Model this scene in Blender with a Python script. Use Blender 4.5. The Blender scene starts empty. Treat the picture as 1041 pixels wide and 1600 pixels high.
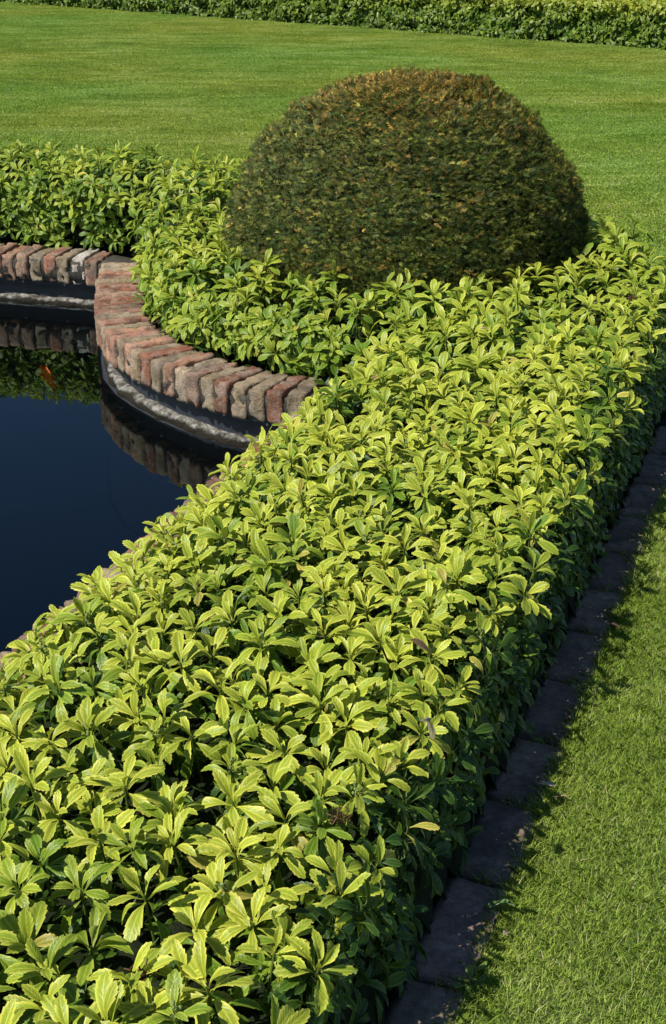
import bpy, bmesh, math, random
import numpy as np
from mathutils import Vector, noise

R = math.radians
rng = np.random.default_rng(7)
random.seed(7)
scene = bpy.context.scene
COL = scene.collection

# ------------------------------------------------------------------ camera, sky, sun, exposure
cam_d = bpy.data.cameras.new('camera'); cam = bpy.data.objects.new('camera', cam_d); COL.objects.link(cam)
cam.location = (0, 0, 1.6); cam.rotation_euler = (R(90 - 23.5), 0, 0)
cam_d.sensor_fit = 'VERTICAL'; cam_d.sensor_height = 36; cam_d.lens = 50
cam_d.clip_start = 0.05; cam_d.clip_end = 300
scene.camera = cam

SUN_EL, SH_AZ = R(50), R(60)            # sun height; compass direction the shadows fall
world = bpy.data.worlds.new('World'); scene.world = world; world.use_nodes = True
wn = world.node_tree; bg = wn.nodes['Background']
sky = wn.nodes.new('ShaderNodeTexSky'); sky.sky_type = 'NISHITA'; sky.sun_disc = False
sky.sun_elevation = SUN_EL; sky.sun_rotation = SH_AZ + math.pi
sky.air_density = 1.0; sky.dust_density = 0.0; sky.ozone_density = 5.0; sky.altitude = 1500
wn.links.new(sky.outputs[0], bg.inputs[0]); bg.inputs[1].default_value = 0.086

sun_d = bpy.data.lights.new('sun', 'SUN'); sun = bpy.data.objects.new('sun', sun_d); COL.objects.link(sun)
sun_d.energy = 5.0; sun_d.angle = R(0.53); sun_d.color = (1.0, 0.95, 0.86)
dvec = Vector((math.sin(SH_AZ) * math.cos(SUN_EL), math.cos(SH_AZ) * math.cos(SUN_EL), -math.sin(SUN_EL)))
sun.rotation_euler = dvec.to_track_quat('-Z', 'Y').to_euler()
sun.location = (-4, -2, 6)

scene.view_settings.view_transform = 'Standard'; scene.view_settings.look = 'None'
scene.view_settings.exposure = 0.1; scene.view_settings.gamma = 1.0

# ------------------------------------------------------------------ helpers
def tag(o, label=None, cat=None, group=None, kind=None):
    if label: o['label'] = label
    if cat: o['category'] = cat
    if group: o['group'] = group
    if kind: o['kind'] = kind
    return o

def empty(name, loc):
    o = bpy.data.objects.new(name, None); COL.objects.link(o); o.location = loc
    o.empty_display_size = 0.1
    return o

def link(name, me, mats, parent=None):
    o = bpy.data.objects.new(name, me); COL.objects.link(o)
    for m in (mats if isinstance(mats, (list, tuple)) else [mats]): me.materials.append(m)
    if parent is not None: o.parent = parent
    return o

def np_mesh(name, co, faces_list, uv=None, col=None, smooth=True, mat_idx=None):
    """faces_list: list of (F,k) int arrays"""
    me = bpy.data.meshes.new(name)
    nloops = sum(f.size for f in faces_list); npoly = sum(len(f) for f in faces_list)
    me.vertices.add(len(co)); me.vertices.foreach_set('co', co.astype(np.float32).ravel())
    me.loops.add(nloops); me.polygons.add(npoly)
    li = np.concatenate([f.ravel() for f in faces_list]).astype(np.int32)
    tot = np.concatenate([np.full(len(f), f.shape[1]) for f in faces_list]).astype(np.int32)
    st = np.concatenate([[0], np.cumsum(tot)[:-1]]).astype(np.int32)
    me.loops.foreach_set('vertex_index', li)
    me.polygons.foreach_set('loop_start', st)
    me.polygons.foreach_set('loop_total', tot)
    if smooth: me.polygons.foreach_set('use_smooth', np.ones(npoly, bool))
    if mat_idx is not None: me.polygons.foreach_set('material_index', mat_idx.astype(np.int32))
    if uv is not None:
        l = me.uv_layers.new(name='UVMap'); l.data.foreach_set('uv', uv[li].astype(np.float32).ravel())
    if col is not None:
        a = me.color_attributes.new('tint', 'FLOAT_COLOR', 'POINT')
        c4 = np.ones((len(co), 4), np.float32); c4[:, :3] = col
        a.data.foreach_set('color', c4.ravel())
    me.update(calc_edges=True); me.validate()
    return me

def join_arrays(parts):
    """parts: list of (co, [faces], uv, col)"""
    cos, fs, uvs, cols, off = [], {}, [], [], 0
    for co, faces, uv, col in parts:
        cos.append(co); uvs.append(uv); cols.append(col)
        for f in faces: fs.setdefault(f.shape[1], []).append(f + off)
        off += len(co)
    return np.concatenate(cos), [np.concatenate(v) for v in fs.values()], np.concatenate(uvs), np.concatenate(cols)

class NT:
    def __init__(s, name):
        s.m = bpy.data.materials.new(name); s.m.use_nodes = True
        s.t = s.m.node_tree; s.t.nodes.clear()
        s.out = s.n('ShaderNodeOutputMaterial')
    def n(s, typ, **kw):
        nd = s.t.nodes.new(typ)
        for k, v in kw.items(): setattr(nd, k, v)
        return nd
    def l(s, a, b): s.t.links.new(a, b)
    def noise(s, vec, scale, detail=3, rough=0.55):
        nd = s.n('ShaderNodeTexNoise'); nd.inputs['Scale'].default_value = scale
        nd.inputs['Detail'].default_value = detail; nd.inputs['Roughness'].default_value = rough
        if vec is not None: s.l(vec, nd.inputs['Vector'])
        return nd
    def ramp(s, fac, stops):
        r = s.n('ShaderNodeValToRGB'); e = r.color_ramp.elements
        while len(e) < len(stops): e.new(0.5)
        for i, (p, c) in enumerate(stops): e[i].position = p; e[i].color = (*c, 1) if len(c) == 3 else c
        s.l(fac, r.inputs[0]); return r
    def mix(s, fac, a, b, mode='MIX'):
        m = s.n('ShaderNodeMix', data_type='RGBA', blend_type=mode)
        for sock, v in ((m.inputs[0], fac), (m.inputs[6], a), (m.inputs[7], b)):
            if hasattr(v, 'is_linked'): s.l(v, sock)
            elif isinstance(v, (int, float)): sock.default_value = v
            else: sock.default_value = (*v, 1)
        return m.outputs[2]
    def math(s, op, a, b=None, clamp=False):
        m = s.n('ShaderNodeMath', operation=op, use_clamp=clamp)
        for sock, v in ((m.inputs[0], a), (m.inputs[1], b)):
            if v is None: continue
            if hasattr(v, 'is_linked'): s.l(v, sock)
            else: sock.default_value = v
        return m.outputs[0]
    def bump(s, h, strength, dist):
        b = s.n('ShaderNodeBump'); b.inputs['Strength'].default_value = strength; b.inputs['Distance'].default_value = dist
        s.l(h, b.inputs['Height']); return b.outputs[0]
    def principled(s, base, rough=0.6, spec=0.5, normal=None):
        p = s.n('ShaderNodeBsdfPrincipled')
        for sock, v in ((p.inputs['Base Color'], base), (p.inputs['Roughness'], rough), (p.inputs['Specular IOR Level'], spec)):
            if hasattr(v, 'is_linked'): s.l(v, sock)
            elif isinstance(v, (int, float)): sock.default_value = v
            else: sock.default_value = (*v, 1)
        if normal is not None: s.l(normal, p.inputs['Normal'])
        return p
    def done(s, sh): s.l(sh, s.out.inputs[0]); return s.m

# ------------------------------------------------------------------ materials
def leaf_material():
    t = NT('pachysandra_leaf')
    at = t.n('ShaderNodeAttribute', attribute_name='tint')
    uv = t.n('ShaderNodeUVMap', uv_map='UVMap'); sp = t.n('ShaderNodeSeparateXYZ'); t.l(uv.outputs[0], sp.inputs[0])
    a = t.math('ABSOLUTE', t.math('SUBTRACT', t.math('MULTIPLY', sp.outputs[0], 2.0), 1.0))
    margin = t.ramp(a, [(0.45, (0, 0, 0)), (0.88, (1, 1, 1))])
    rib = t.ramp(a, [(0.03, (1, 1, 1)), (0.11, (0, 0, 0))])
    # side veins run obliquely from the midrib
    vv = t.math('SINE', t.math('MULTIPLY', t.math('SUBTRACT', sp.outputs[1], t.math('MULTIPLY', a, 0.28)), 46.0))
    geo = t.n('ShaderNodeNewGeometry')
    nz = t.noise(geo.outputs['Position'], 90, 2)
    c = t.mix(0.55, at.outputs['Color'], t.mix(nz.outputs[0], (0.55, 0.6, 0.5), (1.35, 1.3, 1.3)), 'MULTIPLY')
    c = t.mix(1.0, c, (0.72, 0.82, 0.70), 'MULTIPLY')
    lightc = t.mix(1.0, t.mix(1.0, at.outputs['Color'], (1.42, 1.28, 1.9), 'MULTIPLY'), (0.03, 0.03, 0.012), 'ADD')
    c = t.mix(t.math('MULTIPLY', margin.outputs[0], 0.9), c, lightc)
    c = t.mix(t.math('MULTIPLY', rib.outputs[0], 0.75), c, lightc)
    back = t.mix(0.5, c, t.mix(0.5, c, (0.35, 0.42, 0.2)))
    c = t.mix(geo.outputs['Backfacing'], c, back)
    h = t.math('ADD', t.math('MULTIPLY', vv, 0.16), t.math('MULTIPLY', nz.outputs[0], 0.9))
    nb = t.bump(h, 0.35, 0.002)
    p = t.principled(c, 0.42, 0.38, nb)
    tr = t.n('ShaderNodeBsdfTranslucent'); t.l(t.mix(1.0, c, (1.25, 1.2, 0.45), 'MULTIPLY'), tr.inputs[0])
    mx = t.n('ShaderNodeMixShader'); mx.inputs[0].default_value = 0.27
    t.l(p.outputs[0], mx.inputs[1]); t.l(tr.outputs[0], mx.inputs[2])
    return t.done(mx.outputs[0])

def tint_material(name, rough=0.6, spec=0.3, trans=0.25, mottled=None):
    t = NT(name)
    at = t.n('ShaderNodeAttribute', attribute_name='tint')
    geo = t.n('ShaderNodeNewGeometry')
    c = at.outputs['Color']
    if mottled: c = mottled(t, geo, c)
    p = t.principled(c, rough, spec)
    tr = t.n('ShaderNodeBsdfTranslucent'); t.l(c, tr.inputs[0])
    mx = t.n('ShaderNodeMixShader'); mx.inputs[0].default_value = trans
    t.l(p.outputs[0], mx.inputs[1]); t.l(tr.outputs[0], mx.inputs[2])
    return t.done(mx.outputs[0])

def lawn_mottle(t, geo, c):
    mp = t.n('ShaderNodeMapping'); mp.inputs['Scale'].default_value = (0.9, 1.0, 1.0); mp.inputs['Rotation'].default_value = (0, 0, 0.15)
    t.l(geo.outputs['Position'], mp.inputs[0])
    n1 = t.noise(mp.outputs[0], 1.0, 4, 0.6); n2 = t.noise(mp.outputs[0], 5.0, 3, 0.6); n3 = t.noise(geo.outputs['Position'], 0.35, 2)
    f1 = t.ramp(n1.outputs[0], [(0.35, (0.84, 0.88, 0.84)), (0.50, (1.03, 1.03, 1.03)), (0.66, (1.15, 1.1, 1.3))])
    f2 = t.ramp(n2.outputs[0], [(0.30, (0.84, 0.88, 0.84)), (0.7, (1.18, 1.12, 1.3))])
    f3 = t.ramp(n3.outputs[0], [(0.35, (0.88, 1.0, 1.0)), (0.65, (1.15, 1.0, 0.95))])
    c = t.mix(1.0, c, f1.outputs[0], 'MULTIPLY'); c = t.mix(0.8, c, f2.outputs[0], 'MULTIPLY')
    m2 = t.n('ShaderNodeMapping'); m2.inputs['Scale'].default_value = (0.42, 1.0, 1.0); m2.inputs['Rotation'].default_value = (0, 0, -0.12); t.l(geo.outputs['Position'], m2.inputs[0])
    n4 = t.noise(m2.outputs[0], 2.6, 5, 0.65); n4.inputs['Distortion'].default_value = 0.8
    f4 = t.ramp(n4.outputs[0], [(0.36, (0.74, 0.80, 0.62)), (0.5, (1, 1, 1)), (0.64, (1.28, 1.18, 1.75))])
    c = t.mix(1.0, c, f4.outputs[0], 'MULTIPLY')
    return t.mix(1.0, c, f3.outputs[0], 'MULTIPLY')

M_LEAF = leaf_material()
M_GRASS = tint_material('grass_blades', 0.55, 0.25, 0.3, lawn_mottle)
M_YEW = tint_material('yew_needles', 0.5, 0.3, 0.12)
M_STEM = tint_material('stems', 0.6, 0.3, 0.0)

def simple(name, stops, scale, rough=0.9, bump=0.0, bscale=None, spec=0.3, detail=6):
    t = NT(name); tc = t.n('ShaderNodeNewGeometry')
    n = t.noise(tc.outputs['Position'], scale, detail, 0.6)
    c = t.ramp(n.outputs[0], stops)
    nb = None
    if bump: nb = t.bump(t.noise(tc.outputs['Position'], bscale or scale * 3, 5, 0.65).outputs[0], 1.0, bump)
    return t.done(t.principled(c.outputs[0], rough, spec, nb).outputs[0])

M_SOIL = simple('soil', [(0.3, (0.020, 0.014, 0.009)), (0.7, (0.055, 0.038, 0.022))], 30, 1.0, 0.01)
M_THATCH = simple('lawn_thatch', [(0.3, (0.09, 0.14, 0.025)), (0.7, (0.17, 0.22, 0.05))], 40, 1.0, 0.01)
M_DEEP = simple('inner_shade', [(0.35, (0.008, 0.014, 0.004)), (0.7, (0.022, 0.036, 0.008))], 40, 1.0, 0.01)  # near-black colour of inner hulls, painted as the deep shade among leaves
M_LINER = simple('pond_liner', [(0.3, (0.012, 0.016, 0.022)), (0.7, (0.024, 0.030, 0.04))], 20, 0.75, 0.002, spec=0.5)
def rim_material():
    t = NT('wet_concrete'); geo = t.n('ShaderNodeNewGeometry'); v = geo.outputs['Position']
    n = t.noise(v, 30, 6, 0.65); n2 = t.noise(v, 14, 4, 0.6)
    c = t.ramp(n.outputs[0], [(0.36, (0.04, 0.036, 0.028)), (0.48, (0.16, 0.15, 0.125)), (0.62, (0.38, 0.36, 0.32))])
    sp = t.n('ShaderNodeSeparateXYZ'); t.l(v, sp.inputs[0])
    z = t.math('ADD', t.math('MULTIPLY', t.math('ADD', sp.outputs[2], 0.181), 60.0), t.math('MULTIPLY', t.math('SUBTRACT', n2.outputs[0], 0.5), 3.0))
    wet = t.ramp(z, [(0.0, (1, 1, 1)), (0.6, (0, 0, 0))])
    c2 = t.mix(wet.outputs[0], c.outputs[0], (0.022, 0.018, 0.010))
    return t.done(t.principled(c2, 0.8, 0.3, t.bump(t.noise(v, 70, 5, .65).outputs[0], 1.0, 0.01)).outputs[0])
M_CONC = rim_material()
M_MORTAR = simple('mortar', [(0.3, (0.04, 0.035, 0.028)), (0.7, (0.13, 0.115, 0.09))], 40, 1.0, 0.006)
M_FLOOR = simple('pond_floor', [(0.3, (0.004, 0.016, 0.036)), (0.7, (0.006, 0.022, 0.05))], 3, 1.0)  # blue in the floor colour helps out the sky reflected on the water
M_BARK = simple('bark', [(0.3, (0.06, 0.035, 0.022)), (0.7, (0.15, 0.09, 0.06))], 25, 1.0, 0.01)
M_FISH = simple('fish_skin', [(0.38, (0.80, 0.09, 0.008)), (0.60, (0.90, 0.20, 0.02)), (0.8, (0.9, 0.5, 0.3))], 18, 0.3, 0.0, spec=0.6)

def brick_material():
    t = NT('weathered_brick')
    oi = t.n('ShaderNodeObjectInfo'); tc = t.n('ShaderNodeTexCoord'); geo = t.n('ShaderNodeNewGeometry')
    ad = t.n('ShaderNodeVectorMath', operation='ADD')
    cx = t.n('ShaderNodeCombineXYZ')
    for i in range(3): t.l(t.math('MULTIPLY', oi.outputs['Random'], 7.0 + i), cx.inputs[i])
    t.l(tc.outputs['Object'], ad.inputs[0]); t.l(cx.outputs[0], ad.inputs[1])
    v = ad.outputs[0]
    n1 = t.noise(v, 16, 6, 0.65); n2 = t.noise(v, 70, 5, 0.7); n3 = t.noise(v, 9, 4, 0.6); n4 = t.noise(v, 220, 3, 0.6)
    base = t.mix(t.ramp(n2.outputs[0], [(0.3, (0, 0, 0)), (0.75, (1, 1, 1))]).outputs[0],
                 t.mix(1.0, oi.outputs['Color'], (0.60, 0.55, 0.52), 'MULTIPLY'), t.mix(1.0, oi.outputs['Color'], (1.4, 1.35, 1.3), 'MULTIPLY'))
    lime = t.ramp(n1.outputs[0], [(0.44, (0, 0, 0)), (0.58, (1, 1, 1))])
    c = t.mix(t.math('MULTIPLY', lime.outputs[0], 0.48), base, (0.55, 0.47, 0.37))
    dirt = t.ramp(n3.outputs[0], [(0.46, (0, 0, 0)), (0.64, (1, 1, 1))])
    c = t.mix(t.math('MULTIPLY', dirt.outputs[0], 0.6), c, (0.085, 0.075, 0.055))
    moss = t.ramp(t.noise(v, 28, 4).outputs[0], [(0.60, (0, 0, 0)), (0.70, (1, 1, 1))])
    c = t.mix(t.math('MULTIPLY', moss.outputs[0], 0.35), c, (0.13, 0.13, 0.05))
    h = t.math('ADD', t.math('MULTIPLY', n2.outputs[0], 1.0), t.math('MULTIPLY', n4.outputs[0], 0.5))
    return t.done(t.principled(c, 0.92, 0.2, t.bump(h, 1.0, 0.016)).outputs[0])
M_BRICK = brick_material()

def edging_material():
    t = NT('edging_stone')
    oi = t.n('ShaderNodeObjectInfo'); geo = t.n('ShaderNodeNewGeometry'); v = geo.outputs['Position']
    n1 = t.noise(v, 60, 6, 0.7); n2 = t.noise(v, 9, 4, 0.6)
    c = t.ramp(n1.outputs[0], [(0.3, (0.15, 0.108, 0.076)), (0.55, (0.30, 0.225, 0.165)), (0.75, (0.46, 0.36, 0.275))])
    c2 = t.mix(t.ramp(n2.outputs[0], [(0.45, (0, 0, 0)), (0.7, (1, 1, 1))]).outputs[0], c.outputs[0], (0.10, 0.085, 0.06))
    c3 = t.mix(1.0, c2, oi.outputs['Color'], 'MULTIPLY')
    return t.done(t.principled(c3, 0.9, 0.25, t.bump(n1.outputs[0], 0.8, 0.006)).outputs[0])
M_EDGE = edging_material()

def water_material():
    t = NT('pond_water')
    geo = t.n('ShaderNodeNewGeometry')
    n = t.noise(geo.outputs['Position'], 5, 2, 0.5)
    nb = t.bump(n.outputs[0], 0.08, 0.005)
    fr = t.n('ShaderNodeFresnel'); fr.inputs[0].default_value = 1.37; t.l(nb, fr.inputs['Normal'])
    gl = t.n('ShaderNodeBsdfGlossy'); gl.inputs['Roughness'].default_value = 0.0; gl.inputs['Color'].default_value = (0.80, 0.97, 1.0, 1); t.l(nb, gl.inputs['Normal'])  # gloss tint colours the mirrored sky bluer
    tr = t.n('ShaderNodeBsdfTransparent'); tr.inputs[0].default_value = (0.20, 0.22, 0.22, 1)
    mx = t.n('ShaderNodeMixShader'); t.l(fr.outputs[0], mx.inputs[0]); t.l(tr.outputs[0], mx.inputs[1]); t.l(gl.outputs[0], mx.inputs[2])
    return t.done(mx.outputs[0])
M_WATER = water_material()

# ------------------------------------------------------------------ plan of the garden (metres; camera over the origin)
U = np.array((0.344, 0.939)); NRM = np.array((0.939, -0.344))      # along and across the edging line
K0 = np.array((0.196, 1.705))                                      # outer face of the edging
KW = 0.115                                                         # edging width
ARC = [(-1.07, 6.50), (-1.04, 6.15), (-1.00, 5.80), (-0.946, 5.51), (-0.86, 5.29), (-0.765, 5.13), (-0.67, 5.00), (-0.58, 4.895),
       (-0.499, 4.81), (-0.415, 4.74), (-0.33, 4.68), (-0.242, 4.63), (-0.164, 4.595), (-0.07, 4.56)]
FAR0 = (-4.2, 7.44)
NEAR = [(-0.363, 3.82), (-0.49, 3.48), (-0.65, 3.05), (-0.79, 2.70), (-1.05, 2.0), (-2.15, -1.0)]
POND = np.array([FAR0] + ARC + NEAR + [(-5.2, 0.1), (-5.6, 4.0)])
kp = lambda y: (K0[0] + (y - K0[1]) * 0.3664, y)
OUTER = np.array([kp(-1.6), kp(4.6), (1.40, 5.05), (1.40, 5.42), (1.28, 5.80), (1.02, 6.20), (0.62, 6.62), (0.0, 6.98), (-1.0, 7.35),
                  (-2.5, 7.95), (-4.3, 8.8), (-6.0, 8.9), (-7.2, 4.0), (-6.6, -1.0), (-3.0, -2.4)])
YEW_C = np.array((0.302, 5.80)); YEW_R = 0.745
CAMXY = np.array((0.0, 0.0))

def inside(pts, poly):
    x, y = pts[:, 0], pts[:, 1]; r = np.zeros(len(pts), bool); n = len(poly)
    for i in range(n):
        x1, y1 = poly[i]; x2, y2 = poly[(i + 1) % n]
        c = (y1 > y) != (y2 > y)
        with np.errstate(divide='ignore', invalid='ignore'):
            r ^= c & (x < (x2 - x1) * (y - y1) / (y2 - y1 + 1e-12) + x1)
    return r
def pdist(pts, poly):
    d = np.full(len(pts), 1e9); n = len(poly)
    for i in range(n):
        a = poly[i]; b = poly[(i + 1) % n]; ab = b - a
        t = np.clip(((pts - a) @ ab) / (ab @ ab), 0, 1)
        d = np.minimum(d, np.linalg.norm(pts - (a + t[:, None] * ab), axis=1))
    return d
def sdf(pts, poly):
    d = pdist(pts, poly); return np.where(inside(pts, poly), d, -d)
def bed_d(pts):
    return np.minimum(sdf(pts, OUTER) - (KW + 0.005), -sdf(pts, POND) - 0.175 - 0.03 * (pts[:, 1] < 3.6))
def dyew(pts): return np.linalg.norm(pts - YEW_C, axis=1)
def vnoise(pts, s, seed=0.0):
    return np.array([noise.noise(Vector((p[0] * s + seed, p[1] * s - seed, seed))) for p in pts])

# camera frustum test, with a margin, so that nothing is grown where it could never be seen
PITCH = R(23.5)
def in_view(p, margin=0.12, back=0.3):
    y = p[:, 1]; x = p[:, 0]; z = p[:, 2] - 1.6
    dep = y * math.cos(PITCH) - z * math.sin(PITCH); up = y * math.sin(PITCH) + z * math.cos(PITCH)
    ok = dep > 0.2
    return ok & (np.abs(x) < dep * (0.2343 + margin) + back) & (np.abs(up) < dep * (0.36 + margin) + back)

# ------------------------------------------------------------------ ground sheets
def fill_sheet(name, outer, holes, z, mat, kind='structure'):
    bm = bmesh.new(); edges = []
    for loop in [outer] + holes:
        vs = [bm.verts.new((p[0], p[1], z)) for p in loop]
        for i in range(len(vs)): edges.append(bm.edges.new((vs[i], vs[(i + 1) % len(vs)])))
    bmesh.ops.triangle_fill(bm, use_beauty=True, use_dissolve=False, edges=edges, normal=(0, 0, 1))
    for f in bm.faces:
        if f.normal.z < 0: f.normal_flip()
    me = bpy.data.meshes.new(name); bm.to_mesh(me); bm.free()
    o = link(name, me, mat); o['kind'] = kind; return o
fill_sheet('lawn', [(-120, -60), (120, -60), (120, 200), (-120, 200)], [OUTER], 0.0, M_THATCH)
# the wall inner line (bank side of the coping) bounds the soil
def offset_line(pts, d):
    pts = np.array(pts, float); out = []
    n = len(pts)
    for i in range(n):
        a = pts[max(i - 1, 0)]; b = pts[min(i + 1, n - 1)]; t = (b - a) / np.linalg.norm(b - a)
        out.append(pts[i] + np.array((-t[1], t[0])) * d)
    return np.array(out)
PONDLINE = np.array([FAR0] + ARC + NEAR)
soil_in = offset_line(np.vstack([PONDLINE, POND[-2:]]), 0.10)
fill_sheet('soil', OUTER + 0.0, [np.vstack([soil_in])], -0.012, M_SOIL)
fill_sheet('pond_floor', POND * 1.0, [], -0.75, M_FLOOR)
w = fill_sheet('water', POND * 1.0 + 0.0, [], -0.19, M_WATER)
for v in w.data.vertices:
    pass

# ------------------------------------------------------------------ pond wall: liner, concrete rim, mortar bed, one part per brick
def resample(pts, step):
    pts = np.array(pts, float); seg = np.linalg.norm(np.diff(pts, axis=0), axis=1); s = np.r_[0, np.cumsum(seg)]
    n = max(2, int(round(s[-1] / step)) + 1); q = np.linspace(0, s[-1], n)
    return np.c_[np.interp(q, s, pts[:, 0]), np.interp(q, s, pts[:, 1])]
wall = empty('pond_wall', (-0.9, 5.9, -0.19))
tag(wall, 'curved pond wall capped with weathered bricks on edge above dark water', 'pond wall')
WOFF = Vector(wall.location)
closed_line = np.vstack([PONDLINE, POND[-2:]])
def swept(name, profile, mat, step=0.035, wob=0.0):
    """profile: list of (offset into the bank, z); swept round the whole pond"""
    line = np.vstack([closed_line, closed_line[:1]]); path = resample(line, step)[:-1]; n = len(path)
    nxt = np.roll(path, -1, 0); prv = np.roll(path, 1, 0); t = nxt - prv; t /= np.linalg.norm(t, axis=1)[:, None]
    nm = np.c_[-t[:, 1], t[:, 0]]; k = len(profile); co = np.zeros((n, k, 3))
    for j, (d, z) in enumerate(profile):
        co[:, j, :2] = path + nm * d; co[:, j, 2] = z
    if wob:
        fl = co.reshape(-1, 3)
        for i in range(len(fl)):
            q = Vector(fl[i]); w_ = noise.noise_vector(q * 9) * wob + noise.noise_vector(q * 31) * wob * 0.5
            fl[i] += np.array(w_) * (1, 1, 0.7)
    co = co.reshape(-1, 3) - np.array(WOFF)
    i = np.arange(n)[:, None]; j = np.arange(k - 1)[None]
    a = i * k + j; b = ((i + 1) % n) * k + j
    f = np.stack([a, b, b + 1, a + 1], -1).reshape(-1, 4)
    me = np_mesh(name, co, [f]); return link(name, me, mat, wall)
swept('liner_strip', [(0.064, -0.30), (0.062, -0.17), (0.061, -0.14), (0.059, -0.115), (0.050, -0.112), (0.050, -0.084), (0.08, -0.082)], M_LINER, 0.04, 0.002)
swept('concrete_rim', [(0.030, -0.215), (0.027, -0.192), (0.028, -0.182), (0.032, -0.173), (0.040, -0.168), (0.056, -0.166), (0.08, -0.167)], M_CONC, 0.010, 0.013)
swept('submerged_lining', [(0.02, -0.75), (0.014, -0.45), (0.012, -0.208), (0.05, -0.205)], M_LINER, 0.04, 0.003)
swept('mortar_bed', [(0.05, -0.082), (0.012, -0.078), (0.010, 0.0), (0.014, 0.021), (0.06, 0.026), (0.185, 0.024), (0.196, 0.012), (0.20, -0.03)], M_MORTAR, 0.03, 0.004)

BRL, BRH, BRW = 0.205, 0.122, 0.0620
PAL = [(0.33, 0.135, 0.085), (0.37, 0.20, 0.135), (0.27, 0.155, 0.115), (0.30, 0.245, 0.165), (0.33, 0.17, 0.13), (0.24, 0.20, 0.135),
       (0.40, 0.26, 0.185), (0.24, 0.11, 0.075), (0.33, 0.28, 0.21)]
def brick_mesh(seed, taper=0.9):
    bm = bmesh.new(); bmesh.ops.create_cube(bm, size=1)
    bmesh.ops.scale(bm, vec=(BRL, BRW, BRH), verts=bm.verts)
    bmesh.ops.subdivide_edges(bm, edges=[e for e in bm.edges if abs((e.verts[0].co - e.verts[1].co).x) > 0.1], cuts=11)
    bmesh.ops.subdivide_edges(bm, edges=[e for e in bm.edges if abs((e.verts[0].co - e.verts[1].co).z) > 0.1], cuts=7, use_grid_fill=True)
    bmesh.ops.subdivide_edges(bm, edges=[e for e in bm.edges if abs((e.verts[0].co - e.verts[1].co).y) > 0.05], cuts=4, use_grid_fill=True)
    rr = random.Random(seed); sx, sy, sz = (rr.uniform(0, 50) for _ in range(3)); rad = rr.uniform(0.003, 0.006)
    hx, hy, hz = BRL / 2, BRW / 2, BRH / 2
    skew = rr.uniform(-0.03, 0.03)
    for v in bm.verts:
        c = v.co
        q = Vector((max(-hx + rad, min(hx - rad, c.x)), max(-hy + rad, min(hy - rad, c.y)), max(-hz + rad, min(hz - rad, c.z))))
        d = c - q
        if d.length > 1e-6: c = q + d.normalized() * rad
        s = Vector((sx, sy, sz))
        c = c + noise.noise_vector(c * 18 + s) * 0.0030 + noise.noise_vector(c * 95 + s) * 0.0034
        chip = noise.noise(c * 30 + s * 2)
        if chip > 0.18: c = c * (1 - 0.16 * (chip - 0.18) / 0.3)
        c.y *= taper + (1 - taper) * (hx - c.x) / BRL          # narrower towards the bank
        c.y += skew * c.z
        v.co = c
    for f in bm.faces: f.smooth = True
    me = bpy.data.meshes.new('brick'); bm.to_mesh(me); bm.free(); me.materials.append(M_BRICK); return me
def place_brick(pos, tdir, seed, colr, label=None, taper=0.9):
    me = brick_mesh(seed, taper); o = bpy.data.objects.new('brick', me); COL.objects.link(o); o.parent = wall
    nd = np.array((-tdir[1], tdir[0])); rr = random.Random(seed + 900)
    p = np.array(pos) + nd * (BRL / 2 + rr.uniform(-0.005, 0.006))
    o.location = Vector((p[0], p[1], 0.040 - BRH / 2 + rr.uniform(-0.006, 0.005))) - WOFF
    o.rotation_euler = (rr.uniform(-0.05, 0.05), rr.uniform(-0.03, 0.03), math.atan2(nd[1], nd[0]) + rr.uniform(-0.04, 0.04))
    o.color = (*colr, 1)
    if label: o['label'] = label
    return o
seed = 0
def run_bricks(line, step, skip0=0.0, special=None, mx=None):
    global seed
    line = np.array(line, float); seg = np.linalg.norm(np.diff(line, axis=0), axis=1); s = np.r_[0, np.cumsum(seg)]
    n = int((s[-1] - skip0) / step); out = []
    for i in range(n):
        q = s[-1] - skip0 - step * (i + 0.5)
        if mx and i >= mx: break
        f = lambda v: np.array((np.interp(v, s, line[:, 0]), np.interp(v, s, line[:, 1])))
        p = f(q); t = f(min(q + 0.06, s[-1])) - f(max(q - 0.06, 0)); t /= np.linalg.norm(t); seed += 1
        lab = None; rr = random.Random(seed * 13); c = PAL[rr.randrange(len(PAL))]; k = rr.uniform(1.1, 1.75); m_ = sum(c) / 3; c = tuple((v * 0.86 + m_ * 0.14) * k * 1.08 * q_ for v, q_ in zip(c, (1.06, 0.99, 0.88)))
        if special and i in special: c, lab = special[i]
        place_brick(p, t, seed, c, lab)
# straight far run, from the corner leftwards; the arc; the near run mostly under leaves
run_bricks([FAR0, (-1.075, 6.505)], 0.0715, 0.02, {1: ((0.85, 0.82, 0.76), 'whitewashed brick'), 2: ((0.36, 0.29, 0.19), None), 3: ((0.50, 0.25, 0.17), None), 4: ((0.36, 0.29, 0.18), None),
            5: ((0.46, 0.30, 0.21), None), 6: ((0.52, 0.28, 0.18), None), 7: ((0.48, 0.28, 0.19), None)}, 17)
run_bricks(ARC, 0.0735, 0.03)
run_bricks([ARC[-1]] + NEAR[:4] + [(-1.05, 2.0)], 0.074, 0.0)
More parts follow.
